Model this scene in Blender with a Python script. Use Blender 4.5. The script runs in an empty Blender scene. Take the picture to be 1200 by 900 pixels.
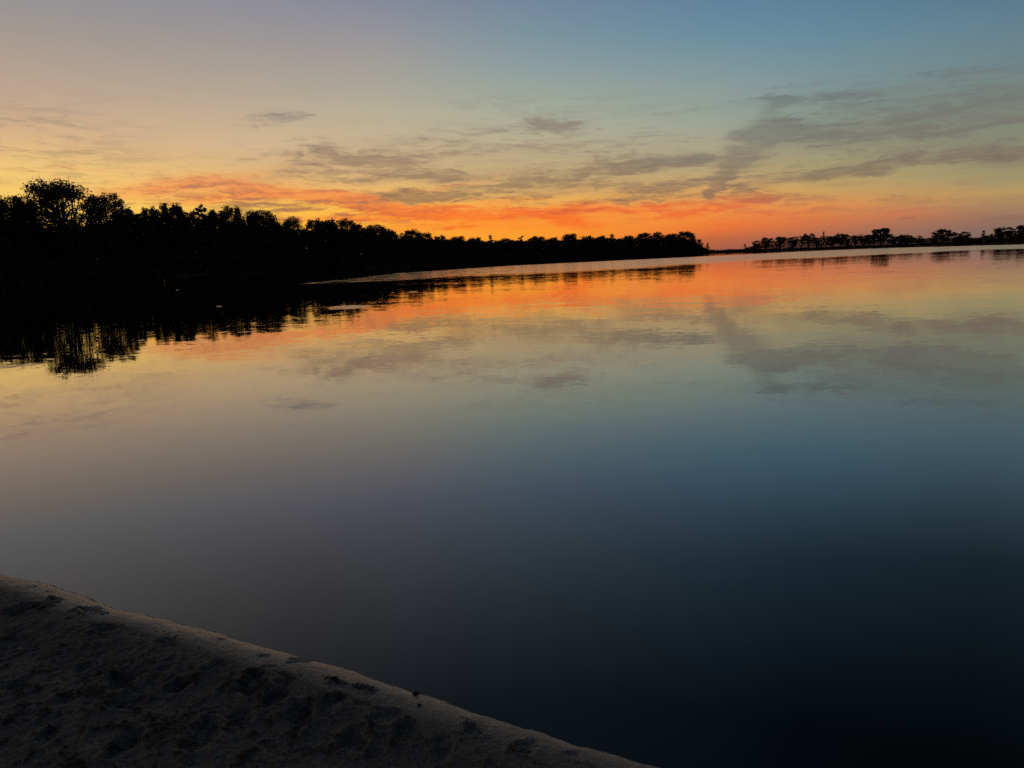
import bpy, math, random
import numpy as np

# ------------------------------------------------------------------ camera
EYE = 1.6                                   # metres above the lake
FPX = 902.0                                 # focal length in photo pixels (1200 wide)
PITCH = math.atan(147.8 / FPX)
ROLL = math.atan(0.035)
R0 = np.array([1.0, 0, 0])
FW = np.array([0, math.cos(PITCH), -math.sin(PITCH)])
U0 = np.array([0, math.sin(PITCH), math.cos(PITCH)])
RC = math.cos(ROLL) * R0 - math.sin(ROLL) * U0
UC = math.sin(ROLL) * R0 + math.cos(ROLL) * U0

scene = bpy.context.scene
COL = scene.collection
from mathutils import Matrix
cam_data = bpy.data.cameras.new('camera')
cam = bpy.data.objects.new('camera', cam_data)
COL.objects.link(cam)
cam_data.sensor_width = 36.0
cam_data.lens = FPX / 1200 * 36.0
cam_data.clip_start = 0.05
cam_data.clip_end = 20000
cam.matrix_world = Matrix(((RC[0], UC[0], -FW[0], 0), (RC[1], UC[1], -FW[1], 0),
                           (RC[2], UC[2], -FW[2], EYE), (0, 0, 0, 1)))
scene.camera = cam
scene.view_settings.view_transform = 'Standard'
scene.view_settings.look = 'None'
scene.view_settings.exposure = 0.0
scene.view_settings.gamma = 1.0
scene.cycles.use_denoising = False
scene.cycles.max_bounces = 3
scene.cycles.diffuse_bounces = 2
scene.cycles.glossy_bounces = 2
scene.cycles.transparent_max_bounces = 8


def ray(x, y):
    v = FW * FPX + RC * (x - 600) + UC * (450 - y)
    return v / np.linalg.norm(v)


def azel(x, y):
    v = ray(x, y)
    return math.degrees(math.atan2(v[0], v[1])), math.degrees(math.asin(v[2]))


def on_water(x, y, z=0.0):
    v = ray(x, y)
    return v[:2] * ((z - EYE) / v[2])


def lin(c):
    out = []
    for q in c[:3]:
        q = q / 255.0
        out.append(q / 12.92 if q <= 0.04045 else ((q + 0.055) / 1.055) ** 2.4)
    return (out[0], out[1], out[2], 1.0)


# ------------------------------------------------------------------ sky (world)
world = bpy.data.worlds.new('World')
scene.world = world
world.use_nodes = True
NT = world.node_tree
NT.nodes.clear()


class G:
    """small node-graph helper"""
    def __init__(self, nt):
        self.nt = nt

    def node(self, kind, **kw):
        n = self.nt.nodes.new(kind)
        for k, v in kw.items():
            setattr(n, k, v)
        return n

    def put(self, sock, v):
        if isinstance(v, bpy.types.NodeSocket):
            self.nt.links.new(v, sock)
        else:
            sock.default_value = v

    def m(self, op, a, b=None, c=None, clamp=False):
        n = self.node('ShaderNodeMath', operation=op, use_clamp=clamp)
        self.put(n.inputs[0], a)
        if b is not None:
            self.put(n.inputs[1], b)
        if c is not None:
            self.put(n.inputs[2], c)
        return n.outputs[0]

    def v(self, op, a, b=None, scale=None):
        n = self.node('ShaderNodeVectorMath', operation=op)
        self.put(n.inputs[0], a)
        if b is not None:
            self.put(n.inputs[1], b)
        if scale is not None:
            self.put(n.inputs['Scale'], scale)
        return n.outputs[0]

    def xyz(self, x, y, z=0.0):
        n = self.node('ShaderNodeCombineXYZ')
        for i, q in enumerate((x, y, z)):
            self.put(n.inputs[i], q)
        return n.outputs[0]

    def step(self, x, a, b, lo=0.0, hi=1.0, kind='SMOOTHSTEP'):
        n = self.node('ShaderNodeMapRange', interpolation_type=kind)
        self.put(n.inputs['Value'], x)
        for k, q in (('From Min', a), ('From Max', b), ('To Min', lo), ('To Max', hi)):
            self.put(n.inputs[k], q)
        return n.outputs['Result']

    def noise(self, vec, scale=1.0, detail=4.0, rough=0.5, dist=0.0, color=False, lac=2.0):
        n = self.node('ShaderNodeTexNoise')
        self.put(n.inputs['Vector'], vec)
        n.inputs['Scale'].default_value = scale
        n.inputs['Detail'].default_value = detail
        n.inputs['Roughness'].default_value = rough
        n.inputs['Lacunarity'].default_value = lac
        n.inputs['Distortion'].default_value = dist
        return n.outputs['Color'] if color else n.outputs['Fac']

    def mix(self, fac, a, b, blend='MIX'):
        n = self.node('ShaderNodeMix', data_type='RGBA', blend_type=blend)
        self.put(n.inputs[0], fac)
        self.put(n.inputs[6], a)
        self.put(n.inputs[7], b)
        return n.outputs[2]

    def ramp(self, fac, pts, interp='LINEAR'):
        n = self.node('ShaderNodeValToRGB')
        n.color_ramp.interpolation = interp
        el = n.color_ramp.elements
        pts = sorted(pts, key=lambda q: q[0])
        el[0].position, el[0].color = pts[0][0], pts[0][1]
        el[1].position, el[1].color = pts[-1][0], pts[-1][1]
        for p, c in pts[1:-1]:
            e = el.new(p)
            e.color = c
        self.put(n.inputs[0], fac)
        return n.outputs[0]


g = G(NT)
tc = g.node('ShaderNodeTexCoord')
dirv = g.v('NORMALIZE', tc.outputs['Generated'])
sep = g.node('ShaderNodeSeparateXYZ')
g.put(sep.inputs[0], dirv)
DEG = 180.0 / math.pi
AZ = g.m('MULTIPLY', g.m('ARCTAN2', sep.outputs[0], sep.outputs[1]), DEG)
EL = g.m('MULTIPLY', g.m('ARCSINE', sep.outputs[2]), DEG)
UV = g.xyz(AZ, EL, 0.0)
# elevation squeezed so that the low sky gets most of the ramp
ELF = g.m('POWER', g.m('DIVIDE', g.m('MAXIMUM', EL, 0.0), 90.0), 0.5)


def elf(e):
    return (max(e, 0.0) / 90.0) ** 0.5


# colour of the clear evening sky, by bearing: (photo column, [(photo row, sRGB)], above the frame)
COLUMNS = [
    (20, [(318, (250, 176, 70)), (285, (253, 190, 80)), (232, (252, 202, 98)), (200, (247, 199, 112)), (165, (225, 181, 126)),
          (130, (204, 169, 136)), (100, (190, 164, 142)), (50, (170, 155, 143)), (0, (150, 148, 148))],
     [(23, (130, 126, 124)), (32, (82, 84, 90)), (50, (48, 52, 60)), (90, (42, 46, 56))]),
    (310, [(310, (250, 150, 45)), (270, (255, 180, 58)), (245, (255, 198, 78)), (225, (245, 182, 95)), (195, (223, 180, 122)), (170, (213, 181, 138)),
           (130, (194, 172, 145)), (100, (178, 165, 147)), (50, (158, 152, 150)), (0, (142, 142, 152))],
     [(23, (118, 117, 122)), (32, (68, 74, 82)), (50, (44, 50, 60)), (90, (42, 46, 56))]),
    (450, [(305, (250, 138, 40)), (262, (255, 172, 56)), (245, (254, 184, 72)), (222, (236, 184, 104)), (195, (214, 180, 128)), (165, (200, 177, 141)),
           (130, (184, 175, 148)), (100, (170, 166, 152)), (60, (158, 154, 153)), (0, (134, 138, 154))],
     [(23, (112, 118, 127)), (32, (60, 70, 80)), (50, (42, 50, 60)), (90, (42, 46, 56))]),
    (610, [(300, (250, 128, 34)), (278, (255, 158, 44)), (255, (252, 152, 52)), (235, (242, 178, 84)), (210, (212, 180, 120)), (180, (196, 178, 138)),
           (150, (180, 177, 148)), (120, (163, 171, 153)), (80, (142, 159, 159)), (40, (125, 148, 159)), (0, (116, 136, 156))],
     [(24, (92, 108, 121)), (32, (52, 66, 78)), (50, (40, 49, 60)), (90, (42, 46, 56))]),
    (840, [(292, (164, 94, 72)), (280, (192, 102, 66)), (268, (232, 118, 56)), (252, (242, 142, 62)), (238, (240, 156, 76)), (225, (226, 164, 92)), (205, (198, 168, 114)),
           (180, (178, 166, 130)), (140, (153, 163, 147)), (100, (136, 157, 155)), (40, (106, 142, 160)), (0, (98, 131, 157))],
     [(22, (72, 98, 116)), (32, (38, 54, 66)), (50, (32, 42, 54)), (90, (40, 45, 55))]),
    (960, [(288, (146, 98, 84)), (275, (172, 106, 80)), (258, (218, 120, 70)), (240, (222, 144, 78)), (220, (200, 162, 98)), (200, (176, 160, 110)),
           (170, (152, 152, 124)), (130, (136, 150, 141)), (90, (122, 148, 152)), (40, (102, 139, 157)), (0, (93, 129, 154))],
     [(21, (62, 88, 106)), (32, (25, 38, 48)), (50, (25, 34, 44)), (90, (38, 43, 53))]),
    (1180, [(281, (122, 100, 94)), (265, (136, 110, 98)), (245, (164, 126, 96)), (225, (184, 151, 96)), (212, (164, 148, 106)), (195, (152, 144, 110)), (170, (138, 138, 112)),
            (140, (130, 140, 122)), (100, (118, 136, 130)), (60, (106, 134, 142)), (20, (97, 128, 145)), (0, (92, 123, 142))],
     [(20, (52, 74, 88)), (32, (19, 29, 36)), (50, (22, 29, 38)), (90, (36, 41, 51))]),
]
stops = []
for x, rows, up in COLUMNS:
    pts = []
    for y, c in rows:
        a, e = azel(x, y)
        k = 0.12 * math.exp(-((e - 9.0) / 4.5) ** 2)
        lum = 0.3 * c[0] + 0.59 * c[1] + 0.11 * c[2]
        c = tuple(q * (1 - k) + lum * k for q in c)
        pts.append((elf(e), lin(c)))
    for e, c in up:
        pts.append((elf(e), lin(c)))
    stops.append((azel(x, 150)[0], pts))
side_l = [(elf(e), lin(c)) for e, c in ((0, (150, 116, 92)), (4, (156, 134, 110)), (12, (128, 122, 122)), (25, (90, 96, 110)), (50, (50, 60, 80)), (90, (34, 44, 62)))]
side_r = [(elf(e), lin(c)) for e, c in ((0, (74, 70, 78)), (4, (84, 84, 90)), (12, (74, 86, 98)), (25, (52, 68, 84)), (50, (28, 38, 52)), (90, (28, 37, 53)))]
east = [(elf(e), lin(c)) for e, c in ((0, (52, 48, 52)), (5, (66, 60, 64)), (12, (66, 64, 70)), (25, (52, 54, 62)), (50, (40, 44, 54)), (90, (38, 43, 54)))]
stops = [(-180, east), (-95, side_l)] + stops + [(95, side_r), (180, east)]
sky = g.ramp(ELF, stops[0][1])
for (a0, _), (a1, p1) in zip(stops[:-1], stops[1:]):
    sky = g.mix(g.step(AZ, a0, a1, kind='LINEAR' if -60 < a0 and a1 < 60 else 'SMOOTHSTEP'), sky, g.ramp(ELF, p1))

# ---- thin evening clouds, fixed in bearing and elevation
warp1 = g.v('SUBTRACT', g.noise(g.v('MULTIPLY', UV, (0.16, 0.55, 1)), 1.0, 3.0, 0.55, color=True), (0.5, 0.5, 0.5))
warp2 = g.v('SUBTRACT', g.noise(g.v('MULTIPLY', UV, (0.6, 1.9, 1)), 1.0, 4.0, 0.6, color=True), (0.5, 0.5, 0.5))
P = g.v('ADD', UV, g.v('MULTIPLY', warp1, (3.4, 0.9, 0)))
P = g.v('ADD', P, g.v('MULTIPLY', warp2, (2.4, 0.75, 0)))
# long fibres combed along the wind, a little uphill to the right
shear = g.xyz(AZ, g.m('SUBTRACT', EL, g.m('MULTIPLY', AZ, -0.012)), 0.0)
fibre_p = g.v('ADD', g.v('MULTIPLY', shear, (0.10, 0.85, 1)), g.v('SCALE', warp1, scale=1.7))
fibre = g.noise(fibre_p, 1.0, 8.0, 0.66, 0.5)
fine = g.noise(g.v('ADD', g.v('MULTIPLY', shear, (0.36, 3.6, 1)), g.v('SCALE', warp2, scale=1.9)), 1.0, 7.0, 0.66, 0.5)
FIB = g.m('ADD', g.m('MULTIPLY', g.step(fibre, 0.32, 0.66), 0.54), g.m('MULTIPLY', g.step(fine, 0.30, 0.68), 0.46))


def blob_sum(blobs, coord):
    total = None
    for x, y, rx, ry, tilt, k in blobs:
        a, e = azel(x, y)
        a1, _ = azel(x + rx, y)
        sx = abs(a1 - a) * 1.25
        sy = abs(azel(x, y - ry)[1] - e) * 1.25
        mp = g.node('ShaderNodeMapping', vector_type='TEXTURE')
        g.put(mp.inputs['Vector'], coord)
        mp.inputs['Location'].default_value = (a, e, 0)
        mp.inputs['Rotation'].default_value = (0, 0, math.radians(tilt - 2.0))
        mp.inputs['Scale'].default_value = (sx, sy, 1)
        gr = g.node('ShaderNodeTexGradient', gradient_type='SPHERICAL')
        g.put(gr.inputs['Vector'], mp.outputs[0])
        total = g.m('MULTIPLY', gr.outputs['Fac'], 1.5 * k) if total is None else g.m('MULTIPLY_ADD', gr.outputs['Fac'], 1.5 * k, total)
    return total


GREY = [  # x, y, half width, half height, tilt, strength
    (325, 136, 48, 9, 4, .42), (300, 151, 34, 5, 6, .32), (430, 187, 68, 8, -3, .75), (385, 178, 30, 5, -14, .35), (350, 180, 9, 5, 50, .5),
    (500, 231, 62, 7, -2, .95), (445, 236, 70, 5, 4, .55), (500, 206, 75, 6, 2, .55), (330, 203, 60, 9, 22, .42), (610, 214, 80, 6, 6, .42),
    (628, 141, 44, 7, -14, .50), (665, 146, 38, 5, -4, .42), (560, 150, 60, 5, -6, .28), (712, 114, 58, 6, 4, .34),
    (744, 195, 80, 9, 6, .55), (805, 186, 56, 10, 10, .45), (765, 224, 62, 8, 10, .62), (720, 236, 70, 4, 4, .5), (690, 215, 60, 5, 4, .40),
    (905, 127, 15, 20, 50, .95), (893, 152, 62, 11, 8, .45), (868, 176, 42, 22, 30, .95), (938, 158, 84, 18, -6, .50), (846, 203, 22, 12, 40, .95),
    (834, 222, 15, 10, 50, .95), (908, 190, 60, 12, 8, .32), (1003, 198, 74, 11, 8, .80), (950, 208, 100, 7, 5, .70), (985, 217, 46, 4, 3, .55),
    (880, 224, 40, 4, 4, .45), (960, 115, 150, 8, 2, .55), (1010, 110, 60, 5, -6, .4), (1060, 152, 180, 34, 0, .55), (1150, 182, 110, 15, -4, .62),
    (1140, 128, 130, 28, 2, .40), (1150, 84, 130, 8, 3, .32), (960, 96, 80, 4, 3, .24), (800, 128, 60, 5, 8, .24),
    (560, 178, 120, 8, 3, .22), (470, 165, 100, 8, 0, .2), (1130, 258, 120, 12, 3, .45), (910, 166, 40, 14, 40, .35),
    (690, 196, 200, 34, 4, .50), (470, 190, 190, 34, 0, .38), (600, 226, 160, 12, 2, .36), (840, 214, 120, 18, 3, .34), (1060, 120, 200, 40, 2, .28), (600, 150, 160, 20, -4, .2),
]
RED = [
    (190, 219, 120, 12, 8, .48), (250, 209, 100, 10, 10, .36), (125, 197, 70, 4, 0, .4), (20, 197, 60, 3, -4, .35), (30, 132, 120, 8, 0, .22),
    (330, 224, 110, 7, -3, .85), (420, 236, 80, 10, -7, 1.0), (490, 246, 100, 8, -4, .9), (430, 256, 80, 6, 2, .6), (545, 254, 60, 5, 2, .75),
    (260, 232, 90, 5, 6, .55), (545, 213, 70, 6, 12, .45), (672, 243, 62, 8, 6, .85), (668, 260, 40, 9, -14, .85), (735, 246, 50, 5, 2, .6),
    (620, 250, 60, 5, -8, .55), (770, 240, 60, 4, 4, .55), (600, 235, 60, 4, 6, .45), (840, 245, 70, 6, 8, .45), (900, 254, 130, 9, 8, .35), (500, 268, 120, 5, 2, .35),
    (1080, 253, 90, 8, -6, .35), (560, 256, 260, 16, 0, .34), (390, 232, 200, 20, -4, .34), (850, 240, 120, 12, 5, .3), (230, 226, 140, 14, 4, .34),
]
# faint streaks everywhere in the low sky
band = g.m('MULTIPLY', g.step(EL, 0.8, 4.0), g.step(EL, 7.5, 13.0, 1.0, 0.0))
band = g.m('MULTIPLY', band, g.step(g.m('ABSOLUTE', AZ), 44.0, 66.0, 1.0, 0.0))
rnd = g.noise(g.v('MULTIPLY', UV, (0.06, 0.16, 1)), 1.0, 2.0, 0.5)
wisp = g.m('MULTIPLY', g.m('MULTIPLY', band, g.step(FIB, 0.38, 0.92)), g.step(rnd, 0.34, 0.62))
wisp = g.m('MULTIPLY', wisp, 0.74)
# clouds low over the set sun glow red, higher ones are grey and in shade
sun_az = g.step(g.m('ABSOLUTE', g.m('ADD', AZ, 8.0)), 12.0, 44.0, 1.0, 0.0)
grey_c = g.ramp(g.m('DIVIDE', EL, 18.0), [(0.0, lin((150, 96, 80))), (0.12, lin((136, 104, 92))), (0.22, lin((128, 104, 88))),
                                          (0.38, lin((120, 114, 106))), (0.52, lin((112, 118, 115))), (0.68, lin((102, 117, 118))), (1.0, lin((98, 118, 128)))])
grey_cw = g.ramp(g.m('DIVIDE', EL, 18.0), [(0.0, lin((170, 100, 70))), (0.20, lin((126, 104, 84))), (0.28, lin((142, 114, 90))), (0.42, lin((152, 126, 106))),
                                           (0.55, lin((136, 130, 120))), (0.75, lin((126, 132, 132))), (1.0, lin((120, 130, 138)))])
grey_c = g.mix(g.step(AZ, 2.0, 14.0), grey_cw, grey_c)
red_c = g.ramp(g.m('DIVIDE', EL, 10.0), [(0.0, lin((250, 92, 36))), (0.32, lin((248, 98, 40))), (0.5, lin((244, 126, 66))), (0.75, lin((222, 150, 100))), (1.0, lin((204, 160, 128)))])
red_cr = g.ramp(g.m('DIVIDE', EL, 10.0), [(0.0, lin((190, 104, 84))), (0.3, lin((206, 116, 80))), (0.6, lin((190, 130, 96))), (1.0, lin((170, 140, 120)))])
red_c = g.mix(sun_az, red_cr, red_c)
ERO = g.m('MULTIPLY', g.m('SUBTRACT', FIB, 0.58), 1.35)


def in_sector(blobs, a0, a1):
    out = []
    for b in blobs:
        a = azel(b[0], b[1])[0]
        r = b[2] * 0.066 * 1.25 + 3.8
        if a + r > a0 and a - r < a1:
            out.append(b)
    return out


def density(blobs, gain):
    if not blobs:
        return None
    b = blob_sum(blobs, P)
    d = g.m('ADD', g.m('MULTIPLY', b, gain), g.m('MULTIPLY', ERO, g.step(b, 0.0, 0.22)))
    d = g.m('POWER', g.step(d, 0.0, 1.25, kind='SMOOTHSTEP'), 0.85)
    d = g.m('MULTIPLY', d, g.m('MULTIPLY_ADD', FIB, 0.55, 0.46))
    veil = g.m('MULTIPLY', g.step(b, 0.0, 1.1), g.m('MULTIPLY_ADD', FIB, 0.62, 0.20))
    return g.m('MAXIMUM', d, veil)


def background(col):
    n = g.node('ShaderNodeBackground')
    g.put(n.inputs['Color'], col)
    n.inputs['Strength'].default_value = 1.0
    return n.outputs[0]


def sector(a0, a1):
    c = sky
    r = density(in_sector(RED, a0, a1), 0.95)
    if r is not None:
        c = g.mix(g.m('MULTIPLY', r, 0.95), c, red_c)
    q = density(in_sector(GREY, a0, a1), 1.08)
    q = wisp if q is None else g.m('MAXIMUM', q, wisp)
    return background(g.mix(g.m('MULTIPLY', q, 0.92), c, grey_c))


def mix_shader(fac, a, b):
    n = g.node('ShaderNodeMixShader')
    g.put(n.inputs[0], fac)
    g.put(n.inputs[1], a)
    g.put(n.inputs[2], b)
    return n.outputs[0]


# the sky is worked out in sectors of bearing, so that each only pays for its own clouds
CUTS = [-24.0, -12.0, 0.0, 9.0, 18.0, 27.0]
edges = [-70.0] + CUTS + [70.0]
cl = sector(edges[0], edges[1])
for k in range(1, len(edges) - 1):
    cl = mix_shader(g.m('GREATER_THAN', AZ, edges[k]), cl, sector(edges[k], edges[k + 1]))
inside = g.m('MULTIPLY', g.m('LESS_THAN', g.m('ABSOLUTE', AZ), 69.0), g.m('MULTIPLY', g.m('LESS_THAN', EL, 17.5), g.m('GREATER_THAN', EL, -0.5)))
bgs = mix_shader(inside, background(sky), cl)
wo = g.node('ShaderNodeOutputWorld')
NT.links.new(bgs, wo.inputs[0])
world.cycles.sampling_method = 'MANUAL'
world.cycles.sample_map_resolution = 1024

# ------------------------------------------------------------------ numeric helpers
RNG = np.random.default_rng(7)


def vnoise(x, y, seed=0):
    """smooth 2-d value noise, 0..1"""
    xi = np.floor(x).astype(np.int64)
    yi = np.floor(y).astype(np.int64)
    fx, fy = x - xi, y - yi
    fx = fx * fx * fx * (fx * (fx * 6 - 15) + 10)
    fy = fy * fy * fy * (fy * (fy * 6 - 15) + 10)

    def h(a, b):
        n = (a * 374761393 + b * 668265263 + seed * 1442695041) & 0xffffffff
        n = ((n ^ (n >> 13)) * 1274126177) & 0xffffffff
        n = n ^ (n >> 16)
        return (n & 0xffff) / 65535.0
    a = h(xi, yi) * (1 - fx) + h(xi + 1, yi) * fx
    b = h(xi, yi + 1) * (1 - fx) + h(xi + 1, yi + 1) * fx
    return a * (1 - fy) + b * fy


def fbm(x, y, oct=4, seed=0, gain=0.5):
    t, a, s = 0.0, 1.0, 0.0
    c, sn = math.cos(0.6), math.sin(0.6)
    for k in range(oct):
        t = t + a * vnoise(x, y, seed + k * 17)
        s += a
        a *= gain
        x, y = (x * c - y * sn) * 2.03 + 11.3, (x * sn + y * c) * 2.03 - 4.7
    return t / s


def mesh_from(name, verts, faces, mat, smooth=False):
    me = bpy.data.meshes.new(name)
    verts = np.asarray(verts, dtype=np.float32)
    faces = np.asarray(faces, dtype=np.int32)
    k = faces.shape[1]
    me.vertices.add(len(verts))
    me.vertices.foreach_set('co', verts.ravel())
    me.loops.add(faces.size)
    me.loops.foreach_set('vertex_index', faces.ravel())
    me.polygons.add(len(faces))
    me.polygons.foreach_set('loop_start', np.arange(0, faces.size, k, dtype=np.int32))
    me.update(calc_edges=True)
    if smooth:
        me.polygons.foreach_set('use_smooth', np.ones(len(faces), dtype=bool))
    if mat:
        me.materials.append(mat)
    return me


def link(name, me, parent=None):
    o = bpy.data.objects.new(name, me)
    COL.objects.link(o)
    if parent:
        o.parent = parent
    return o


def tag(o, label=None, cat=None, group=None, kind=None):
    if label:
        o['label'] = label
    if cat:
        o['category'] = cat
    if group:
        o['group'] = group
    if kind:
        o['kind'] = kind
    return o


def grid_faces(n, m, wrap=False):
    i = np.arange(n - 1)[:, None]
    j = np.arange(m if wrap else m - 1)[None, :]
    j2 = (j + 1) % m
    a = i * m + j
    b = i * m + j2
    return np.stack([a, b, b + m, a + m], -1).reshape(-1, 4)


def material(name):
    m = bpy.data.materials.new(name)
    m.use_nodes = True
    m.node_tree.nodes.clear()
    q = G(m.node_tree)
    b = q.node('ShaderNodeBsdfPrincipled')
    o = q.node('ShaderNodeOutputMaterial')
    m.node_tree.links.new(b.outputs[0], o.inputs[0])
    return m, q, b


# ------------------------------------------------------------------ materials
def mat_water():
    m, q, b = material('lake_water')
    geo = q.node('ShaderNodeNewGeometry')
    pos = geo.outputs['Position']
    at = q.node('ShaderNodeAttribute', attribute_name='ruffle')
    sp = q.node('ShaderNodeSeparateXYZ')
    q.put(sp.inputs[0], pos)
    # wind ruffled areas (mesh attribute) broken up by noise
    edge = q.noise(q.v('MULTIPLY', pos, (0.5, 0.25, 0)), 1.0, 6.0, 0.7)
    ruf = q.step(q.m('ADD', at.outputs['Fac'], q.m('MULTIPLY', q.m('SUBTRACT', edge, 0.5), 1.1)), 0.18, 0.92)
    streak = q.noise(q.v('MULTIPLY', pos, (0.02, 0.16, 0)), 1.0, 4.0, 0.6)
    # slope of the ripples, taken directly as a slope so that it holds at any distance
    low = q.v('SUBTRACT', q.noise(q.v('MULTIPLY', pos, (0.30, 0.55, 0)), 1.0, 2.0, 0.5, color=True), (0.5, 0.5, 0.5))
    mid = q.v('SUBTRACT', q.noise(q.v('MULTIPLY', pos, (1.4, 3.2, 0)), 1.0, 2.0, 0.55, color=True), (0.5, 0.5, 0.5))
    hi = q.v('SUBTRACT', q.noise(q.v('MULTIPLY', pos, (7.0, 13.0, 0)), 1.0, 2.0, 0.5, color=True), (0.5, 0.5, 0.5))
    calm = q.noise(q.v('MULTIPLY', pos, (0.05, 0.12, 0)), 1.0, 3.0, 0.5)
    amp = q.step(calm, 0.35, 0.7, 0.45, 1.25)
    ln = q.node('ShaderNodeVectorMath', operation='LENGTH')
    q.put(ln.inputs[0], pos)
    near = q.step(ln.outputs['Value'], 3.0, 26.0, 0.16, 1.0)      # lee of the beach: nearly still
    amp = q.m('MULTIPLY', amp, near)
    s = q.v('ADD', q.v('SCALE', low, scale=0.014), q.v('SCALE', mid, scale=0.026))
    s = q.v('ADD', s, q.v('SCALE', hi, scale=0.034))
    s = q.v('SCALE', s, scale=amp)
    s = q.v('ADD', s, q.v('SCALE', hi, scale=q.m('MULTIPLY', q.m('MULTIPLY', ruf, q.step(streak, 0.3, 0.7, 0.45, 1.0)), 0.17)))
    s = q.v('MULTIPLY', s, (0.6, 1.0, 0.0))
    nrm = q.v('NORMALIZE', q.v('ADD', s, (0, 0, 1)))
    q.put(b.inputs['Normal'], nrm)
    rough = q.step(ruf, 0.0, 1.0, 0.012, 0.18, 'LINEAR')
    q.put(b.inputs['Roughness'], rough)
    b.inputs['Base Color'].default_value = (0.004, 0.006, 0.007, 1)
    b.inputs['IOR'].default_value = 1.36
    b.inputs['Coat Weight'].default_value = 0.7
    b.inputs['Coat IOR'].default_value = 1.6
    q.put(b.inputs['Coat Normal'], nrm)
    q.put(b.inputs['Coat Roughness'], rough)
    return m


def mat_leaf(name, c0, c1):
    m, q, b = material(name)
    oi = q.node('ShaderNodeObjectInfo')
    geo = q.node('ShaderNodeNewGeometry')
    n = q.noise(geo.outputs['Position'], 0.7, 3.0)
    q.put(b.inputs['Base Color'], q.mix(q.step(n, 0.3, 0.7), c0, c1))
    b.inputs['Roughness'].default_value = 0.75
    b.inputs['Specular IOR Level'].default_value = 0.2
    return m


def mat_bark():
    m, q, b = material('bark')
    tcn = q.node('ShaderNodeTexCoord')
    n = q.noise(q.v('MULTIPLY', tcn.outputs['Object'], (6, 6, 1)), 1.0, 5.0)
    q.put(b.inputs['Base Color'], q.mix(n, (0.03, 0.022, 0.016, 1), (0.09, 0.07, 0.055, 1)))
    b.inputs['Roughness'].default_value = 0.9
    return m


def mat_ground():
    m, q, b = material('wooded_bank_soil')
    geo = q.node('ShaderNodeNewGeometry')
    n = q.noise(geo.outputs['Position'], 0.6, 6.0, 0.6)
    q.put(b.inputs['Base Color'], q.mix(q.step(n, 0.35, 0.65), (0.03, 0.03, 0.018, 1), (0.06, 0.052, 0.03, 1)))
    b.inputs['Roughness'].default_value = 0.95
    return m


def mat_sand():
    m, q, b = material('damp_beach_sand')
    geo = q.node('ShaderNodeNewGeometry')
    pos = geo.outputs['Position']
    at = q.node('ShaderNodeAttribute', attribute_name='debris_shade')
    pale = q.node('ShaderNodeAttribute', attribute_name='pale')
    grain = q.noise(pos, 95.0, 5.0, 0.8)
    mott = q.noise(pos, 14.0, 7.0, 0.7)
    big = q.noise(pos, 1.6, 3.0, 0.5)
    c = q.mix(q.step(mott, 0.3, 0.72), (0.085, 0.080, 0.070, 1), (0.185, 0.173, 0.152, 1))
    c = q.mix(q.step(big, 0.35, 0.7, 0.0, 0.45), c, (0.085, 0.079, 0.068, 1))
    c = q.mix(q.step(grain, 0.36, 0.64), q.mix(0.72, c, (0.05, 0.043, 0.034, 1)), q.mix(0.3, c, (0.42, 0.385, 0.33, 1)))
    c = q.mix(q.m('MULTIPLY', pale.outputs['Fac'], q.step(grain, 0.3, 0.6, 0.5, 1.0)), c, (0.66, 0.57, 0.46, 1))  # rim brightness from low light, put into the sand colour
    c = q.mix(at.outputs['Fac'], c, (0.010, 0.009, 0.007, 1))  # debris and painted pit shade share one near-black colour
    q.put(b.inputs['Base Color'], c)
    q.put(b.inputs['Roughness'], q.step(pale.outputs['Fac'], 0.0, 0.7, 0.75, 0.32, 'LINEAR'))
    q.put(b.inputs['Specular IOR Level'], q.step(pale.outputs['Fac'], 0.0, 0.7, 0.25, 1.0, 'LINEAR'))
    bump = q.node('ShaderNodeBump')
    bump.inputs['Strength'].default_value = 0.9
    bump.inputs['Distance'].default_value = 0.006
    q.put(bump.inputs['Height'], q.m('ADD', q.noise(pos, 170.0, 4.0, 0.65), q.m('MULTIPLY', q.noise(pos, 45.0, 4.0, 0.6), 1.6)))
    q.put(b.inputs['Normal'], bump.outputs[0])
    return m


def mat_plain(name, c0, c1, scale=30.0, rough=0.8):
    m, q, b = material(name)
    tcn = q.node('ShaderNodeTexCoord')
    n = q.noise(tcn.outputs['Object'], scale, 5.0, 0.6)
    q.put(b.inputs['Base Color'], q.mix(q.step(n, 0.3, 0.7), c0, c1))
    b.inputs['Roughness'].default_value = rough
    return m


M_WATER = mat_water()
M_LEAF = mat_leaf('broad_leaf', (0.035, 0.045, 0.018, 1), (0.055, 0.065, 0.028, 1))
M_LEAF_FAR = mat_leaf('pine_leaf', (0.03, 0.04, 0.022, 1), (0.05, 0.06, 0.03, 1))
M_REED = mat_leaf('marsh_grass', (0.04, 0.04, 0.022, 1), (0.07, 0.062, 0.035, 1))
M_BARK = mat_bark()
M_GROUND = mat_ground()
M_SAND = mat_sand()

# ------------------------------------------------------------------ shore geometry
SHORE_X = [0, 70, 200, 300, 400, 480, 540, 600, 700, 820, 850, 940, 1033, 1120, 1200]
SHORE_R = [208, 212, 216, 220, 226, 290, 330, 365, 460, 570, 590, 610, 630, 620, 600]
_az = [azel(x, 300)[0] for x in SHORE_X]
SH_AZ = [-180, -95, -60, -45] + _az + [50, 75, 100, 130, 180]
SH_R = [60, 60, 120, 190] + SHORE_R + [520, 430, 380, 360, 60]


def shore_r(az):
    return np.interp(az, SH_AZ, SH_R)


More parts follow.
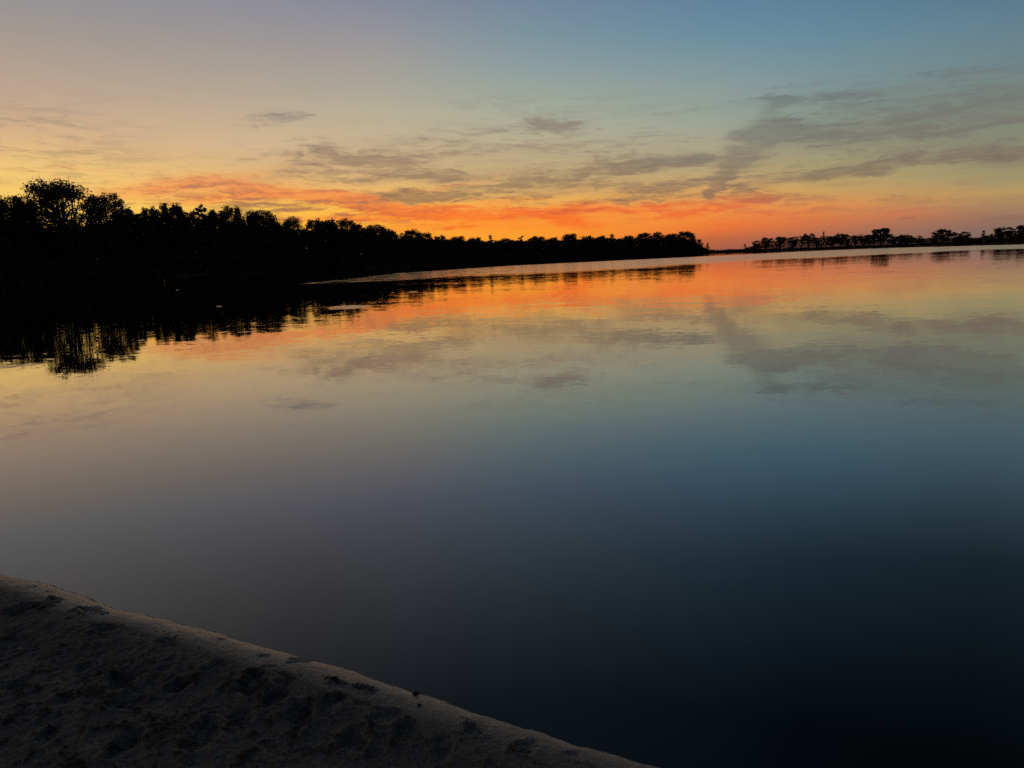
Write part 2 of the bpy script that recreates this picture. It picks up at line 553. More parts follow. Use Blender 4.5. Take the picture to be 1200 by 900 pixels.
# the near beach: water's edge as a line through points picked on the lake surface
EDGE_PX = [(0, 672), (60, 683), (100, 697), (140, 712), (200, 724), (270, 744), (330, 762), (365, 770), (420, 786), (487, 808),
           (560, 832), (620, 851), (690, 872), (740, 886), (790, 900)]
EDGE = np.array([on_water(x, y, 0.012) for x, y in EDGE_PX])
E1 = EDGE[-1]
DIR = EDGE[-1] - EDGE[0]
DIR = DIR / np.linalg.norm(DIR)
NRM = np.array([DIR[1], -DIR[0]])
if np.dot(-E1, NRM) < 0:
    NRM = -NRM
E_T = (EDGE - E1) @ DIR
E_S = (EDGE - E1) @ NRM


def inland(x, y):
    """distance inland from the water's edge of the near beach"""
    p = np.stack([np.asarray(x) - E1[0], np.asarray(y) - E1[1]], -1)
    t = p @ DIR
    return p @ NRM - np.interp(t, E_T, E_S), t


def beach_profile(s):
    """outer face tilted to the lake, a crest a hand's breadth up, then falling gently away inland"""
    return np.where(s < 0, np.maximum(0.30 * s, -1.6), 0.080 * (1 - np.exp(-np.maximum(s, 0) / 0.13)) - 0.016 * np.clip((s - 0.35) / 0.6, 0, 1) ** 1.5
                    + np.clip(s - 1.6, 0, 60) * 0.012)


# ------------------------------------------------------------------ ground sheet (wooded banks, lake bed, to the horizon)
def build_ground():
    az = np.concatenate([np.arange(-180, -48, 3.0), np.arange(-48, 48, 0.2), np.arange(48, 180, 3.0)])
    q = np.array([0.0, 0.01, 0.02, 0.04, 0.08, 0.15, 0.25, 0.4, 0.6, 0.8, 0.9, 0.96, 0.985, 0.995, 1.0, 1.003, 1.006, 1.01, 1.015,
                  1.02, 1.03, 1.045, 1.06, 1.08, 1.11, 1.15, 1.22, 1.3, 1.5, 1.9, 2.6, 4.0, 7.0, 14.0, 26.0])
    A, Q = np.meshgrid(az, q)
    Rr = shore_r(A) * Q
    X = Rr * np.sin(np.radians(A))
    Y = Rr * np.cos(np.radians(A))
    Rr = Rr + (fbm(X * 0.06, Y * 0.06, 3, 3) - 0.5) * 6.0 * np.clip(Q * 2 - 0.8, 0, 1)
    X = Rr * np.sin(np.radians(A))
    Y = Rr * np.cos(np.radians(A))
    d = (Q - 1.0) * shore_r(A)
    land = np.where(d < 0, np.maximum(d * 0.12, -1.6), 1.1 * (1 - np.exp(-d / 3.0)) + 0.5 * (fbm(X * 0.05, Y * 0.05, 4, 9) - 0.3) * np.clip(d / 6, 0, 1))
    s, _ = inland(X, Y)
    Z = np.maximum(land, np.minimum(beach_profile(s) - 0.05, 1.2))
    me = mesh_from('ground', np.stack([X, Y, Z], -1).reshape(-1, 3), grid_faces(len(q), len(az), True)[:, ::-1], M_GROUND, True)
    tag(link('ground', me), kind='structure')


build_ground()

# ------------------------------------------------------------------ lake water, with wind-ruffled streaks
UP_X = [300, 330, 350, 400, 430, 460, 600, 700, 820, 850, 940, 1033, 1120, 1200]
UP_Y = [335, 333.6, 332.2, 327.2, 323.8, 320.2, 311, 306.2, 300.6, 299.4, 294.6, 290.8, 288.6, 286.3]
LO_X = [300, 330, 400, 460, 600, 680, 750, 850, 940, 1033, 1120, 1200]
LO_Y = [334.5, 333.4, 333.0, 331.5, 325.6, 321, 315.6, 308.4, 303.2, 298.6, 294.8, 291.8]
UP = np.array([azel(x, y) for x, y in zip(UP_X, UP_Y)])
LO = np.array([azel(x, y) for x, y in zip(LO_X, LO_Y)])
SLICKS = [(410, 360, 21, 1.7), (208, 340, 4, .7), (257, 359, 5, .9), (600, 330, 6, .8), (484, 342, 9, 1.0), (500, 344, 5, .6), (534, 332, 6, .8),
          (577, 333, 5, .8), (716, 321, 5, .6), (665, 326, 4, .6), (286, 389, 12, .8), (262, 389, 5, .6), (165, 399, 6, .7), (8, 430, 26, 1.0), (60, 421, 5, 1.0),
          (696, 327, 6, .6), (636, 327, 8, .5), (460, 343, 4, .5), (1010, 305, 8, .4)]


def build_water():
    dep = np.concatenate([[0.01, 0.02, 0.04, 0.06, 0.08], np.arange(0.10, 1.6, 0.022), np.arange(1.6, 7.6, 0.04), np.arange(7.6, 12, 0.4), [14, 17, 21, 26, 32, 40, 50, 62, 75, 86, 89.5]])
    az = np.concatenate([np.arange(-180, -36, 4.0), np.arange(-36, 36, 0.12), np.arange(36, 180, 4.0)])
    A, D = np.meshgrid(az, dep)
    R = EYE / np.tan(np.radians(D))
    X, Y = R * np.sin(np.radians(A)), R * np.cos(np.radians(A))
    up = -np.interp(A, UP[:, 0], UP[:, 1])
    lo = -np.interp(A, LO[:, 0], LO[:, 1])
    px = 0.0635
    wob = (fbm(X * 0.08, Y * 0.05, 4, 21) - 0.5) * 2.5 * px
    ruf = np.clip((D - up) / (1.2 * px) + 0.5, 0, 1) * np.clip((lo + wob - D) / (np.interp(A, [-14, -5, 12, 22], [1.5, 7.0, 5.0, 2.2]) * px) + 0.25, 0, 1)
    ruf *= np.clip((A - UP[0, 0]) / 1.2, 0, 1) * np.interp(A, [-16, -8, 6, 16], [0.55, 0.58, 0.75, 1.0])
    for x, y, rx, ry in SLICKS:
        a, e = azel(x, y)
        kx, ky = (1.0, 1.0) if rx > 20 else (0.55, 0.55)
        u = (A - a) / (rx * px * kx)
        v = (D + e) / (ry * px * 1.1 * ky)
        ruf = np.maximum(ruf, np.clip(1.6 - (u * u + v * v) ** 0.5, 0, 1))
    me = mesh_from('lake_water', np.stack([X, Y, 0 * X], -1).reshape(-1, 3), grid_faces(len(dep), len(az), True), M_WATER, False)
    at = me.attributes.new('ruffle', 'FLOAT', 'POINT')
    at.data.foreach_set('value', ruf.astype(np.float32).ravel())
    tag(link('lake_water', me), kind='structure')


build_water()

# ------------------------------------------------------------------ near beach
DENTS = [(110, 716, .10, .028), (30, 722, .11, .025), (60, 708, .05, .015), (35, 690, .06, .014), (120, 748, .10, .022), (145, 806, .12, .03), (210, 812, .09, .03),
         (150, 830, .10, .028), (80, 830, .08, .02), (20, 815, .09, .022), (255, 790, .10, .024), (258, 748, .04, .018), (300, 812, .10, .028), (350, 850, .12, .03),
         (240, 870, .12, .03), (150, 876, .11, .028), (60, 872, .1, .02), (408, 806, .055, .026), (420, 812, .04, .022), (315, 770, .05, .012), (200, 790, .07, .018),
         (330, 826, .08, .022), (390, 840, .09, .024), (450, 850, .08, .02), (480, 872, .1, .026), (560, 862, .06, .02), (620, 882, .07, .022), (520, 890, .08, .02),
         (290, 848, .08, .024), (100, 790, .08, .02), (10, 762, .1, .02), (190, 760, .06, .014), (420, 880, .1, .026), (680, 893, .05, .016)]
DEBRIS_SHADE = [(112, 716, .075, .9), (40, 721, .07, .8), (62, 707, .035, .8), (145, 806, .09, .7), (212, 812, .06, .9), (330, 826, .05, .7), (408, 805, .038, 1.0), (421, 812, .028, .9), (404, 811, .02, .9),
          (258, 748, .022, 1.0), (120, 745, .06, .5), (350, 851, .08, .8), (300, 812, .07, .8), (340, 800, .05, .6), (200, 870, .08, .6), (150, 832, .06, .7), (22, 817, .05, .7), (250, 792, .05, .6),
          (372, 832, .05, .6), (560, 862, .035, .7), (620, 884, .04, .7), (480, 872, .06, .6), (430, 880, .07, .6), (60, 690, .04, .6), (200, 764, .04, .5)]


def build_beach():
    n_t, n_s = 900, 640
    t = np.linspace(-4.7, 1.7, n_t)
    s0 = np.linspace(0, 1, n_s) ** 1.2 * 3.1 - 0.20
    T, S0 = np.meshgrid(t, s0)
    base = np.interp(T, E_T, E_S)
    X = E1[0] + T * DIR[0] + (S0 + base) * NRM[0]
    Y = E1[1] + T * DIR[1] + (S0 + base) * NRM[1]
    edge = (fbm(X * 6, Y * 6, 3, 5) - 0.5) * 0.03 + (fbm(X * 30, Y * 30, 4, 8, 0.6) - 0.5) * 0.014
    S = S0 + edge
    Z = beach_profile(S)
    k = np.clip(S / 0.22, 0.12, 1.0)
    lump = fbm(X * 7, Y * 7, 5, 31, 0.55) - 0.5
    clod = np.abs(fbm(X * 16, Y * 16, 4, 41, 0.6) - 0.5)
    Z = Z + k * (0.006 * lump + 0.006 * (0.18 - clod) + 0.008 * (0.2 - np.abs(fbm(X * 34, Y * 34, 4, 43, 0.6) - 0.5))) + 0.0055 * (fbm(X * 50, Y * 50, 4, 51, 0.65) - 0.5) * np.clip(S / 0.1, 0.4, 1)
    Z = Z + np.clip(S / 0.3 - 0.3, 0, 1) * 0.007 * np.clip(fbm(X * 26, Y * 26, 3, 55, 0.5) - 0.62, 0, 1) * 6
    # a faint ridge and trough that run along the water's edge
    Z = Z + 0.010 * np.exp(-((S - 0.30) / 0.08) ** 2) - 0.014 * np.exp(-((S - 0.52) / 0.12) ** 2)
    wx = (fbm(X * 9, Y * 9, 3, 61) - 0.5) * 0.10
    wy = (fbm(X * 9, Y * 9, 3, 71) - 0.5) * 0.10
    deb_shade = np.zeros_like(X)  # dark debris, also painting in the shade of pits and footprints
    for x, y, r, dpt in DENTS:
        c = on_water(x, y, 0.04)
        d = np.hypot(X + wx - c[0], (Y + wy - c[1]) * 0.8) / (r * 0.62)
        Z = Z - 0.55 * dpt * np.exp(-(d * 1.3) ** 6) + 0.18 * dpt * np.exp(-((d - 1.05) / 0.25) ** 2)
    rag = fbm(X * 30, Y * 30, 5, 81, 0.72)
    for x, y, r, a in DEBRIS_SHADE:
        c = on_water(x, y, 0.04)
        d = np.hypot(X + wx * 1.5 - c[0], (Y + wy * 1.5 - c[1]) * 0.9) / (r * 0.75)
        deb_shade = np.maximum(deb_shade, a * np.clip((0.95 - d + (rag - 0.5) * 4.5) / 0.2, 0, 1))
    flecks = np.clip((fbm(X * 20, Y * 20, 5, 91, 0.7) - 0.615) / 0.02, 0, 1) * np.clip((S - 0.3) / 0.3, 0, 1)
    deb_shade = np.maximum(deb_shade, flecks * 0.85)
    deb_shade = deb_shade * np.clip((S - 0.07) / 0.06, 0, 1)
    Z = Z + deb_shade * 0.008 * (rag * 1.5)
    pale = np.clip(S / 0.02, 0, 1) * np.clip(1 - (S - 0.03) / 0.21, 0, 1)  # sunset glow on the lakeward rim, painted in as lighter sand
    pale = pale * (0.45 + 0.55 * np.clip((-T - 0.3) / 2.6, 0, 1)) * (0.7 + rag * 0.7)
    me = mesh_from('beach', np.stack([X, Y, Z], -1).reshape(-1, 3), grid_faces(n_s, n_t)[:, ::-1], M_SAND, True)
    for nm, arr in (('debris_shade', deb_shade), ('pale', np.clip(pale * 0.95, 0, 1))):
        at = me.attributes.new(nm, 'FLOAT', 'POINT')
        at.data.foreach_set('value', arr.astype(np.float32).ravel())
    tag(link('beach', me), kind='structure')
    return X, Y, Z


BX, BY, BZ = build_beach()


def beach_z(x, y):
    i = np.argmin((BX - x) ** 2 + (BY - y) ** 2)
    return float(BZ.ravel()[i])


# ------------------------------------------------------------------ trees
def tube(pts, radii, sides=6):
    pts = np.asarray(pts, float)
    V, F = [], []
    for i, p in enumerate(pts):
        d = pts[min(i + 1, len(pts) - 1)] - pts[max(i - 1, 0)]
        d = d / (np.linalg.norm(d) + 1e-9)
        u = np.cross(d, (0.3, 0.9, 0.1))
        u /= np.linalg.norm(u)
        w = np.cross(d, u)
        for k in range(sides):
            a = 2 * math.pi * k / sides
            V.append(p + radii[i] * (math.cos(a) * u + math.sin(a) * w))
    F = grid_faces(len(pts), sides, True)
    return np.array(V), F


def join(parts):
    V, F, o = [], [], 0
    for v, f in parts:
        V.append(v)
        F.append(f + o)
        o += len(v)
    return np.concatenate(V), np.concatenate(F)


def leaf_quads(c, size, rng):
    """one small bent leaf spray per centre: a quad, randomly turned"""
    n = len(c)
    u = rng.normal(size=(n, 3))
    u /= np.linalg.norm(u, axis=1)[:, None]
    w = np.cross(u, rng.normal(size=(n, 3)))
    w /= np.linalg.norm(w, axis=1)[:, None]
    sz = (size * rng.uniform(0.6, 1.4, n))[:, None]
    V = np.stack([c - u * sz * 0.6, c - w * sz * 0.36, c + u * sz * 0.6, c + w * sz * 0.36], 1).reshape(-1, 3)
    F = np.arange(4 * n).reshape(-1, 4)
    return V, F


def tree_meshes(name, seed, H, W, lobes, n_leaf, leaf, base=0.25, shape='round', open_=0.0, leafmat=None, trunk=0.022):
    """trunk with limbs, and a crown of leaf sprays gathered in uneven lobes; built at height H, width W"""
    rng = np.random.default_rng(seed)
    L = []
    for i in range(lobes):
        u = (i + rng.uniform(0, 1)) / lobes
        if shape == 'round':
            z = base + (0.97 - base) * u ** 0.8
            zc = 0.55
            env = math.sqrt(max(0.0, 1 - ((z - zc) / (1.03 - zc)) ** 2)) if z > zc else 1 - 0.4 * ((zc - z) / zc) ** 2
            size = rng.uniform(0.19, 0.30)
        elif shape == 'umbrella':
            z = rng.uniform(0.52, 0.95) if u > 0.25 else rng.uniform(0.25, 0.52)
            env = math.sqrt(max(0.0, 1 - ((z - 0.62) / 0.40) ** 2)) if z > 0.5 else 0.45
            size = rng.uniform(0.18, 0.28)
        elif shape == 'column':
            z = base + (0.96 - base) * u
            env = 0.7 + 0.3 * math.sin(z * 7 + seed) - 0.5 * max(z - 0.75, 0) / 0.25
            size = rng.uniform(0.22, 0.34)
        elif shape == 'spire':
            z = base + (0.98 - base) * u
            env = max(0.06, 1.05 - z)
            size = rng.uniform(0.12, 0.2) * (1.3 - z)
        else:
            z = base + (0.96 - base) * u
            env = 0.55 + 0.45 * math.sin(z * 9 + seed)
            size = rng.uniform(0.14, 0.24)
        a = i * 2.4 + rng.uniform(-0.6, 0.6)
        r = env * rng.uniform(0.25, 1.0) ** 0.6 * (1 - size * 0.9)
        L.append((np.array([math.cos(a) * r * W / 2, math.sin(a) * r * W / 2, z * H]), size * W * 0.62, size))
    L.append((np.array([0, 0, 0.5 * H]), 0.16 * W, 0.15))
    # leaf sprays: several small tufts inside each lobe, fewer where the crown is open
    C = []
    per = n_leaf // len(L)
    for c, rad, sz in L:
        c = c.copy()
        c[2] = min(c[2], H - rad * 0.62)
        tufts = rng.normal(size=(9, 3))
        tufts /= np.linalg.norm(tufts, axis=1)[:, None]
        tufts *= rng.uniform(0.35, 1.0, (9, 1)) * rad
        tufts[:, 2] *= 0.68
        k = rng.integers(0, 9, per)
        p = c + tufts[k] + np.clip(rng.normal(size=(per, 3)), -1.35, 1.35) * rad * (0.26 - 0.08 * open_) * np.array([1, 1, 0.8])
        if open_ < 1e-3:
            p2 = c + np.clip(rng.normal(size=(per // 2, 3)), -1.5, 1.5) * rad * 0.42
            p = np.concatenate([p, p2])
        C.append(p)
    C = np.concatenate(C)
    C[:, 2] = np.maximum(C[:, 2], 0.15)
    cv, cf = leaf_quads(C, leaf, rng)
    parts = []
    top = np.array([rng.normal() * 0.03 * W, rng.normal() * 0.03 * W, 0.88 * H])
    kn = [np.array([0, 0, -0.4]), np.array([0.004 * H, 0, 0.18 * H]), np.array([rng.normal() * 0.015 * H, rng.normal() * 0.015 * H, 0.45 * H]), top]
    r0 = trunk * H
    parts.append(tube(kn, [r0 * 1.25, r0, r0 * 0.72, r0 * 0.15], 7))
    for c, rad, sz in L[:-1]:
        h0 = rng.uniform(0.2, 0.62) * min(c[2] / H + 0.05, 0.9) * H
        st = np.array([np.interp(h0, [k[2] for k in kn], [k[j] for k in kn]) for j in (0, 1)] + [h0])
        mid = st * 0.45 + c * 0.55 + np.array([0, 0, -0.04 * H]) + rng.normal(size=3) * 0.02 * H
        parts.append(tube([st, mid, c, c + (c - mid) * 0.3], [r0 * 0.42, r0 * 0.30, r0 * 0.16, r0 * 0.05], 5))
    tv, tf = join(parts)
    return (mesh_from(name + '_trunk', tv, tf, M_BARK, True), mesh_from(name + '_crown', cv, cf, leafmat or M_LEAF), H, W)


def plant(tmpl, x, y, z, h, w, rot, name, label, cat='tree', group=None):
    e = bpy.data.objects.new(name, None)
    COL.objects.link(e)
    e.location = (x, y, z)
    e.rotation_euler = (0, 0, rot)
    e.scale = (w / tmpl[3], w / tmpl[3], h / tmpl[2])
    link('trunk', tmpl[0], e)
    link('crown', tmpl[1], e)
    tag(e, label, cat, group)
    return e


def land_height(d):
    return 1.1 * (1 - math.exp(-d / 3.0))


BROAD = [tree_meshes('broad%d' % i, 100 + i, 16.0, 12.0 + (i % 3) * 1.5, 26 + 3 * (i % 4), 9000, 0.40, 0.12 + 0.04 * (i % 3), 'round', 0.25 * (i % 2)) for i in range(6)]
OPEN = [tree_meshes('open%d' % i, 140 + i, 22.0, 17.0, 60, 19000, 0.38, 0.12, 'round', 0.30) for i in range(2)]
SPRIG = [tree_meshes('sprig%d' % i, 160 + i, 12.0, 7.0, 14, 2000, 0.38, 0.30, 'loose', 0.8) for i in range(2)]

WOOD = 'trees of the black wood on the left shore'
MERGED = 'broad-leaved tree merged into the black wood along the left shore'
LOWWOOD = 'low even tree in the distant part of the left wood'
# photo column, crown top row, crown width in px, template, distance behind the water's edge, label
LEFT = [
    (-30, 236, 62, 'B0', 6, 'tree half cut off by the left edge of the photo'), (2, 230, 54, 'O1', 8, 'leafy tree at the photo\'s left edge beside the tallest tree'),
    (28, 231, 36, 'B2', 12, 'tree behind the left shoulder of the tallest tree'),
    (68, 211, 84, 'O0', 6, 'tallest tree of the left wood, domed crown pierced by orange sky'),
    (122, 227, 50, 'O1', 7, 'lower open crown just right of the tallest tree'),
    (150, 243, 40, 'B1', 9, 'lower tree where the skyline steps down right of the tallest group'), (174, 243, 38, 'B3', 6, 'flat-crowned tree just left of the ragged twiggy top'),
    (200, 238, 40, 'B4', 7, 'rounded tree with a ragged twiggy top between two flat crowns'),
    (233, 240, 40, 'S0', 9, 'thin-leaved tree with bright gaps low in its crown'), (218, 247, 36, 'B5', 6, 'flat crown just right of the ragged twiggy top'),
    (250, 247, 36, 'B0', 8, 'low crown left of the upright ragged tree'), (272, 241, 36, 'O1', 6, 'upright ragged tree with orange sky through its side'),
    (306, 247, 48, 'B2', 7, 'dome-shaped tree before the first dip in the skyline'),
    (290, 253, 30, 'B1', 10, 'low crown in the dip right of the upright ragged tree'), (340, 254, 30, 'O0', 9, 'small open crown left of the yellow gap in the skyline'),
    (328, 260, 34, 'B4', 6, 'low tree under the small open crown by the yellow gap'), (368, 257, 42, 'B3', 7, 'wide flat crown right of the yellow gap in the skyline'),
    (400, 256, 44, 'B5', 7, 'broad rounded crown at the middle of the left wood'), (384, 259, 34, 'B0', 10, None), (420, 262, 36, 'B1', 6, None), (440, 264, 38, 'B2', 8, None), (455, 268, 26, 'B4', 6, 'last tall tree before the notch in the skyline'),
    (482, 269, 32, 'B3', 8, 'low dome-shaped tree just past the notch in the skyline'), (498, 272, 26, 'B5', 6, None), (470, 278, 26, 'B0', 9, None),
    (516, 276, 24, 'B1', 7, None), (535, 277, 26, 'B2', 8, None), (556, 278, 26, 'B4', 6, None),
    (575, 275, 16, 'S0', 9, 'small spiky tuft of a tree standing above the low wood'),
    (592, 279, 24, 'B3', 8, None), (610, 276, 16, 'S1', 7, 'second small tuft above the low wood right of the spiky one'), (628, 277, 26, 'B0', 9, None), (648, 278, 22, 'B1', 6, None),
    (667, 274, 24, 'B2', 7, None), (688, 276, 22, 'B5', 6, None), (705, 276, 20, 'B4', 9, None), (718, 274, 20, 'S0', 7, None), (736, 276, 22, 'B3', 8, None),
    (755, 273, 24, 'B0', 8, None), (771, 272, 20, 'B1', 7, None), (786, 274, 20, 'B2', 7, None),
    (803, 271, 26, 'B4', 7, 'last tall bushy tree at the right end of the left wood'),
    (816, 280, 16, 'B5', 5, 'low bushy tree sloping down at the wood\'s right tip'),
    (829, 284, 9, 'S1', 5, 'tiny lone tree standing off the wood\'s right tip'),
]
TM = {}
for i, t in enumerate(BROAD):
    TM['B%d' % i] = t
for i, t in enumerate(OPEN):
    TM['O%d' % i] = t
for i, t in enumerate(SPRIG):
    TM['S%d' % i] = t
rs = random.Random(5)


def place(px, top, wpx, back):
    a, e = azel(px, top)
    r = float(shore_r(a)) + back
    z = land_height(back)
    h = EYE + r * math.tan(math.radians(e)) - z
    w = wpx * 0.0635 * math.pi / 180 * r * math.cos(math.radians(a)) ** 1.0 / math.cos(math.radians(a))
    return r * math.sin(math.radians(a)), r * math.cos(math.radians(a)), z, h, w


for px, top, wpx, key, back, label in LEFT:
    x, y, z, h, w = place(px, top, wpx, back)
    plant(TM[key], x, y, z - 0.15, h, max(w, h * 0.45) if label is None else w, rs.uniform(0, 6.28), 'broadleaf_tree', label or (MERGED if px < 500 else LOWWOOD), 'tree', WOOD)

# the depth of the wood behind the front trees: nobody could count it
SKY_X = [-200, 0, 14, 28, 47, 68, 106, 121, 140, 156, 199, 250, 286, 329, 349, 413, 454, 464, 480, 507, 556, 594, 647, 690, 735, 785, 811, 822, 834]
SKY_Y = [246, 252, 260, 264, 264, 264, 262, 258, 252, 251, 250, 255, 260, 265, 268, 265, 272, 280, 275, 278.3, 280.3, 280.3, 279, 278, 278, 276, 279, 287, 293]


def build_mass():
    rng = np.random.default_rng(77)
    n = 210000
    px = np.concatenate([rng.uniform(-260, 470, int(n * 0.5)), rng.uniform(455, 832, n - int(n * 0.5))])
    top = np.interp(px, SKY_X, SKY_Y)
    ae = np.array([azel(a, b) for a, b in zip(px[::50], top[::50])])
    o = np.argsort(px[::50])
    az = np.interp(px, px[::50][o], ae[o, 0])
    el = np.interp(px, px[::50][o], ae[o, 1])
    back = -0.6 + rng.uniform(0, 1, n) ** 1.4 * 27
    r = shore_r(az) + back
    x, y = r * np.sin(np.radians(az)), r * np.cos(np.radians(az))
    zmax = EYE + r * np.tan(np.radians(el)) - 1.0
    zmax = zmax * (0.85 + 0.25 * fbm(x * 0.16, y * 0.16, 3, 13)) * np.clip(back / 7, 0.34, 1)
    z = 0.05 + rng.uniform(0, 1, n) ** 0.8 * zmax
    v, f = leaf_quads(np.stack([x, y, z], 1), 0.80, rng)
    me = mesh_from('woodland_thicket', v, f, M_LEAF)
    tag(link('woodland_thicket', me), 'black thicket of leaves filling the left wood behind its front trees', 'thicket', kind='stuff')


build_mass()

# ------------------------------------------------------------------ far shore on the right
FAR = 'trees on the low far shore at right'
PINE = {
    'round': [tree_meshes('far_round%d' % i, 200 + i, 12.0, 12.0, 20, 2600, 0.70, 0.18, 'round', 0.3, M_LEAF_FAR) for i in range(2)],
    'umb': [tree_meshes('far_umbrella%d' % i, 220 + i, 12.0, 12.0, 20, 2600, 0.60, 0.35, 'umbrella', 0.3, M_LEAF_FAR, 0.035) for i in range(3)],
    'col': [tree_meshes('far_column%d' % i, 240 + i, 12.0, 6.0, 13, 1300, 0.70, 0.12, 'column', 0.5, M_LEAF_FAR) for i in range(2)],
    'spire': [tree_meshes('far_spire%d' % i, 260 + i, 12.0, 5.0, 14, 1000, 0.65, 0.1, 'spire', 0.5, M_LEAF_FAR) for i in range(1)],
    'thin': [tree_meshes('far_thin%d' % i, 280 + i, 12.0, 5.0, 6, 260, 0.55, 0.5, 'loose', 1.0, M_LEAF_FAR, 0.02) for i in range(2)],
}
RIGHT = [  # column, top row, width px, kind, variant, label
    (873, 285, 7, 'thin', 0, 'leftmost thin shrubby tree on the bare tip of the far shore'),
    (886, 281.5, 12, 'col', 0, 'low ragged tree second from the far shore\'s left tip'),
    (898, 278.5, 16, 'umb', 0, 'flat-topped tree third from the far shore\'s left tip'),
    (914, 276.2, 15, 'umb', 1, 'taller flat-topped tree with a light gap under its crown'),
    (929, 277, 14, 'col', 1, None), (940, 275, 12, 'thin', 1, None), (948, 273.4, 15, 'umb', 2, 'jagged flat crown left of the pointed conifer'),
    (957, 277.5, 14, 'col', 0, None), (965.5, 270.3, 7, 'spire', 0, 'narrow pointed conifer rising above the far trees'),
    (975, 277, 15, 'round', 0, None), (985, 273.8, 17, 'umb', 0, None), (994, 275, 8, 'col', 1, 'narrow upright tree with bright gaps on both sides'),
    (1003, 274.8, 12, 'umb', 1, None), (1011, 276, 10, 'col', 0, None),
    (1033, 266.8, 25, 'round', 1, 'largest round-headed tree on the far shore'),
    (1019, 275, 12, 'round', 0, None), (1046, 276.5, 11, 'col', 1, 'low bushy tree leaning off the largest round tree'),
    (1056, 275, 11, 'umb', 2, None), (1064, 275.2, 20, 'umb', 0, 'wide flat-topped tree right of the largest round tree'),
    (1079, 275.6, 8, 'col', 0, 'slim tree alone right of the wide flat-topped one'),
    (1097, 270.8, 11, 'col', 1, 'left half of the paired trees, lower and leaning'),
    (1106, 266.9, 16, 'umb', 1, 'tall umbrella-crowned tree of the pair near the right'),
    (1125, 271.6, 23, 'umb', 2, 'broad low mushroom-shaped tree right of the tall umbrella crown'),
    (1140, 280, 16, 'round', 0, None),
    (1153, 268.6, 9, 'thin', 0, 'spindly bare-stemmed tree with a small tuft on top'), (1162, 272.5, 5, 'thin', 1, 'small thin sapling beside the spindly bare-stemmed tree'),
    (1174, 266.6, 15, 'umb', 0, 'flat umbrella-crowned tree second from the right edge'), (1184, 265.4, 10, 'col', 0, 'tall narrow tree beside the flat umbrella crown at right'),
    (1170, 279, 18, 'round', 1, None), (1199, 262.5, 17, 'umb', 1, 'tall tree cut by the photo\'s right edge'), (1192, 276, 12, 'round', 0, None), (1222, 266, 24, 'round', 1, None),
]
for px, top, wpx, kind, var, label in RIGHT:
    x, y, z, h, w = place(px, top, wpx, 7.0 + rs.uniform(0, 5))
    plant(PINE[kind][var], x, y, z - 0.1, h, w * 1.12, rs.uniform(0, 6.28), 'shore_tree', label or 'dark bushy tree crowded among others on the far shore', 'tree', FAR)


def build_marsh():
    """low scrub and reeds along the far bank"""
    rng = np.random.default_rng(78)
    n = 48000
    px = rng.uniform(828, 1290, n)
    az = np.interp(px, np.arange(820, 1300, 10), [azel(q, 290)[0] for q in np.arange(820, 1300, 10)])
    back = 0.5 + rng.uniform(0, 1, n) ** 1.3 * 12
    r = shore_r(az) + back
    x, y = r * np.sin(np.radians(az)), r * np.cos(np.radians(az))
    hump = np.interp(px, [820, 840, 872, 890, 960, 1030, 1060, 1085, 1110, 1140, 1200, 1300], [2.0, 1.3, 1.6, 5.8, 8.4, 8.0, 5.2, 4.0, 5.0, 4.0, 6.6, 6])
    zmax = hump * (0.45 + 1.0 * fbm(x * 0.10, y * 0.10, 3, 14))
    z = 0.5 + rng.uniform(0, 1, n) * zmax
    v, f = leaf_quads(np.stack([x, y, z], 1), 0.60, rng)
    me = mesh_from('marsh_scrub', v, f, M_REED)
    tag(link('marsh_scrub', me), 'low dark scrub and reeds along the far right bank', 'scrub', kind='stuff')


build_marsh()

# ------------------------------------------------------------------ small things on the beach
M_STONE = mat_plain('dark_stone', (0.015, 0.014, 0.013, 1), (0.04, 0.037, 0.033, 1), 60, 0.7)
M_PALE = mat_plain('bleached_driftwood', (0.45, 0.40, 0.33, 1), (0.62, 0.56, 0.47, 1), 50, 0.8)
M_TWIG = mat_plain('dry_twig', (0.10, 0.085, 0.07, 1), (0.20, 0.175, 0.14, 1), 50, 0.85)
M_PEB = mat_plain('grey_pebble', (0.05, 0.047, 0.043, 1), (0.12, 0.112, 0.1, 1), 80, 0.6)


def lump_mesh(name, seed, mat, sq=(1, 1, 0.6)):
    rng = np.random.default_rng(seed)
    n, m_ = 9, 12
    V = []
    for i in range(n):
        th = math.pi * i / (n - 1)
        for j in range(m_):
            ph = 2 * math.pi * j / m_
            V.append((math.sin(th) * math.cos(ph), math.sin(th) * math.sin(ph), math.cos(th)))
    V = np.array(V)
    for _ in range(7):
        d = rng.normal(size=3)
        d /= np.linalg.norm(d)
        lim = rng.uniform(0.55, 0.85)
        k = np.maximum(V @ d - lim, 0)
        V = V - k[:, None] * d * 0.9
    V = V * np.array(sq)
    return mesh_from(name, V, grid_faces(n, m_, True), mat, False)


def lay(name, me, px, py, scale, rot, label, cat, group=None, sink=0.25):
    c = on_water(px, py, 0.045)
    z = beach_z(c[0], c[1])
    o = link(name, me)
    o.location = (c[0], c[1], z + scale * (0.6 - sink))
    o.scale = (scale,) * 3
    o.rotation_euler = (0, 0, rot)
    return tag(o, label, cat, group)


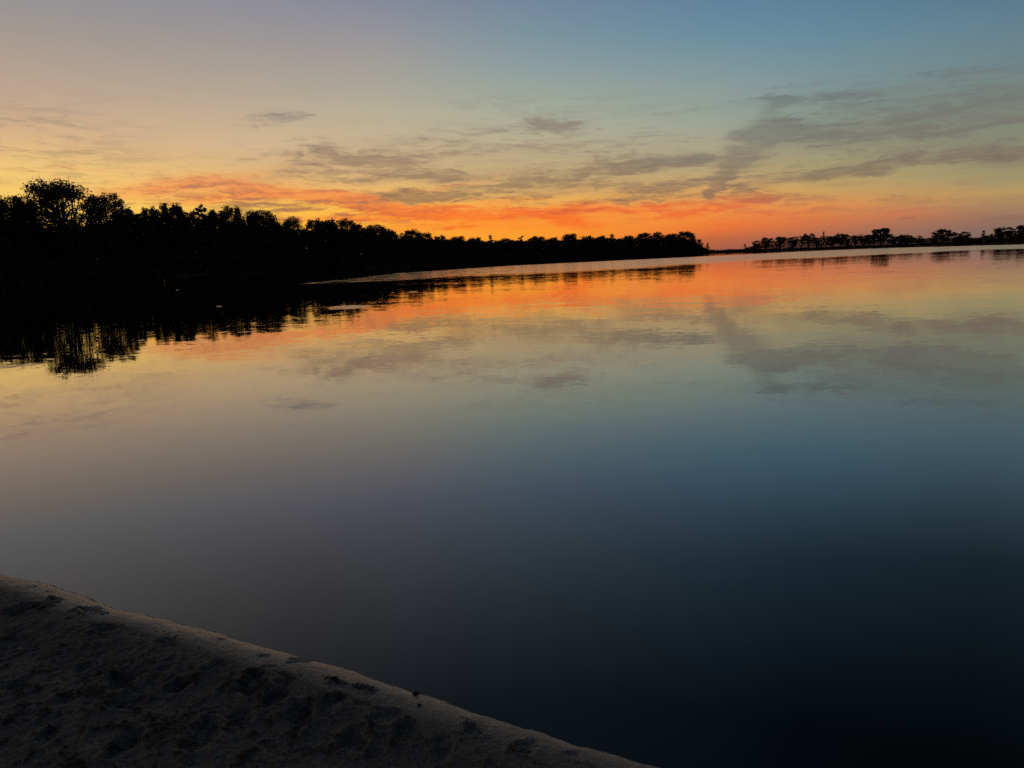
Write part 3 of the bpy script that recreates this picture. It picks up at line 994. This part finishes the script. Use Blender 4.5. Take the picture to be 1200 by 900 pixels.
lay('stone', lump_mesh('stone', 1, M_STONE, (1.0, 0.75, 0.7)), 487, 808, 0.014, 0.4, 'small black stone standing on the crest at the water\'s edge', 'stone', sink=0.1)
P1 = lump_mesh('pebble', 2, M_PEB)
P2 = lump_mesh('pebble', 3, M_PEB, (1.2, 0.8, 0.5))
rp = random.Random(11)
for k in range(24):
    px = rp.uniform(20, 700)
    ey = np.interp(px, [p[0] for p in EDGE_PX], [p[1] for p in EDGE_PX])
    py = ey + 18 + rp.random() ** 1.5 * 130
    if py > 895:
        continue
    lay('pebble', P1 if k % 2 else P2, px, py, rp.uniform(0.004, 0.009), rp.uniform(0, 6), 'tiny grey pebble half sunk in the dark beach sand', 'pebble', 'pebbles scattered on the beach')


def stick(name, a, b, r, mat, label, bend=0.006, fork=False):
    pa, pb = on_water(*a, 0.05), on_water(*b, 0.05)
    za, zb = beach_z(*pa) + r * 0.8, beach_z(*pb) + r * 0.8
    A = np.array([0.0, 0, 0])
    B = np.array([pb[0] - pa[0], pb[1] - pa[1], zb - za])
    n = 7
    side = np.cross(B / (np.linalg.norm(B) + 1e-9), (0, 0, 1))
    pts = [A + B * i / (n - 1) + side * bend * math.sin(i * 1.3) + np.array([0, 0, bend * 0.6 * math.sin(i * 0.55)]) for i in range(n)]
    parts = [tube(pts, [r * (1 - 0.08 * i) for i in range(n)], 6)]
    if fork:
        d = B * 0.35 + side * np.linalg.norm(B) * 0.28 + np.array([0, 0, 0.004])
        parts.append(tube([pts[3], pts[3] + d * 0.5, pts[3] + d], [r * 0.7, r * 0.6, r * 0.3], 6))
    v, f = join(parts)
    o = link(name, mesh_from(name, v, f, mat, True))
    o.location = (pa[0], pa[1], za)
    return tag(o, label, 'twig')


stick('twig', (338, 768), (366, 763), 0.0055, M_PALE, 'pale forked twig jutting out over the water\'s edge', 0.004, True)
stick('twig', (335, 775), (362, 768), 0.0045, M_PALE, 'pale twig lying just below the forked one at the water\'s edge', 0.004)
stick('twig', (162, 798), (198, 799), 0.0025, M_TWIG, 'thin straw-like twig lying flat on the dark sand at left', 0.003)
stick('twig', (125, 762), (135, 784), 0.0022, M_TWIG, 'short curled twig above the straw-like one on the sand', 0.004)
stick('twig', (254, 796), (262, 790), 0.0025, M_TWIG, 'short stub of twig in the middle of the beach', 0.002)
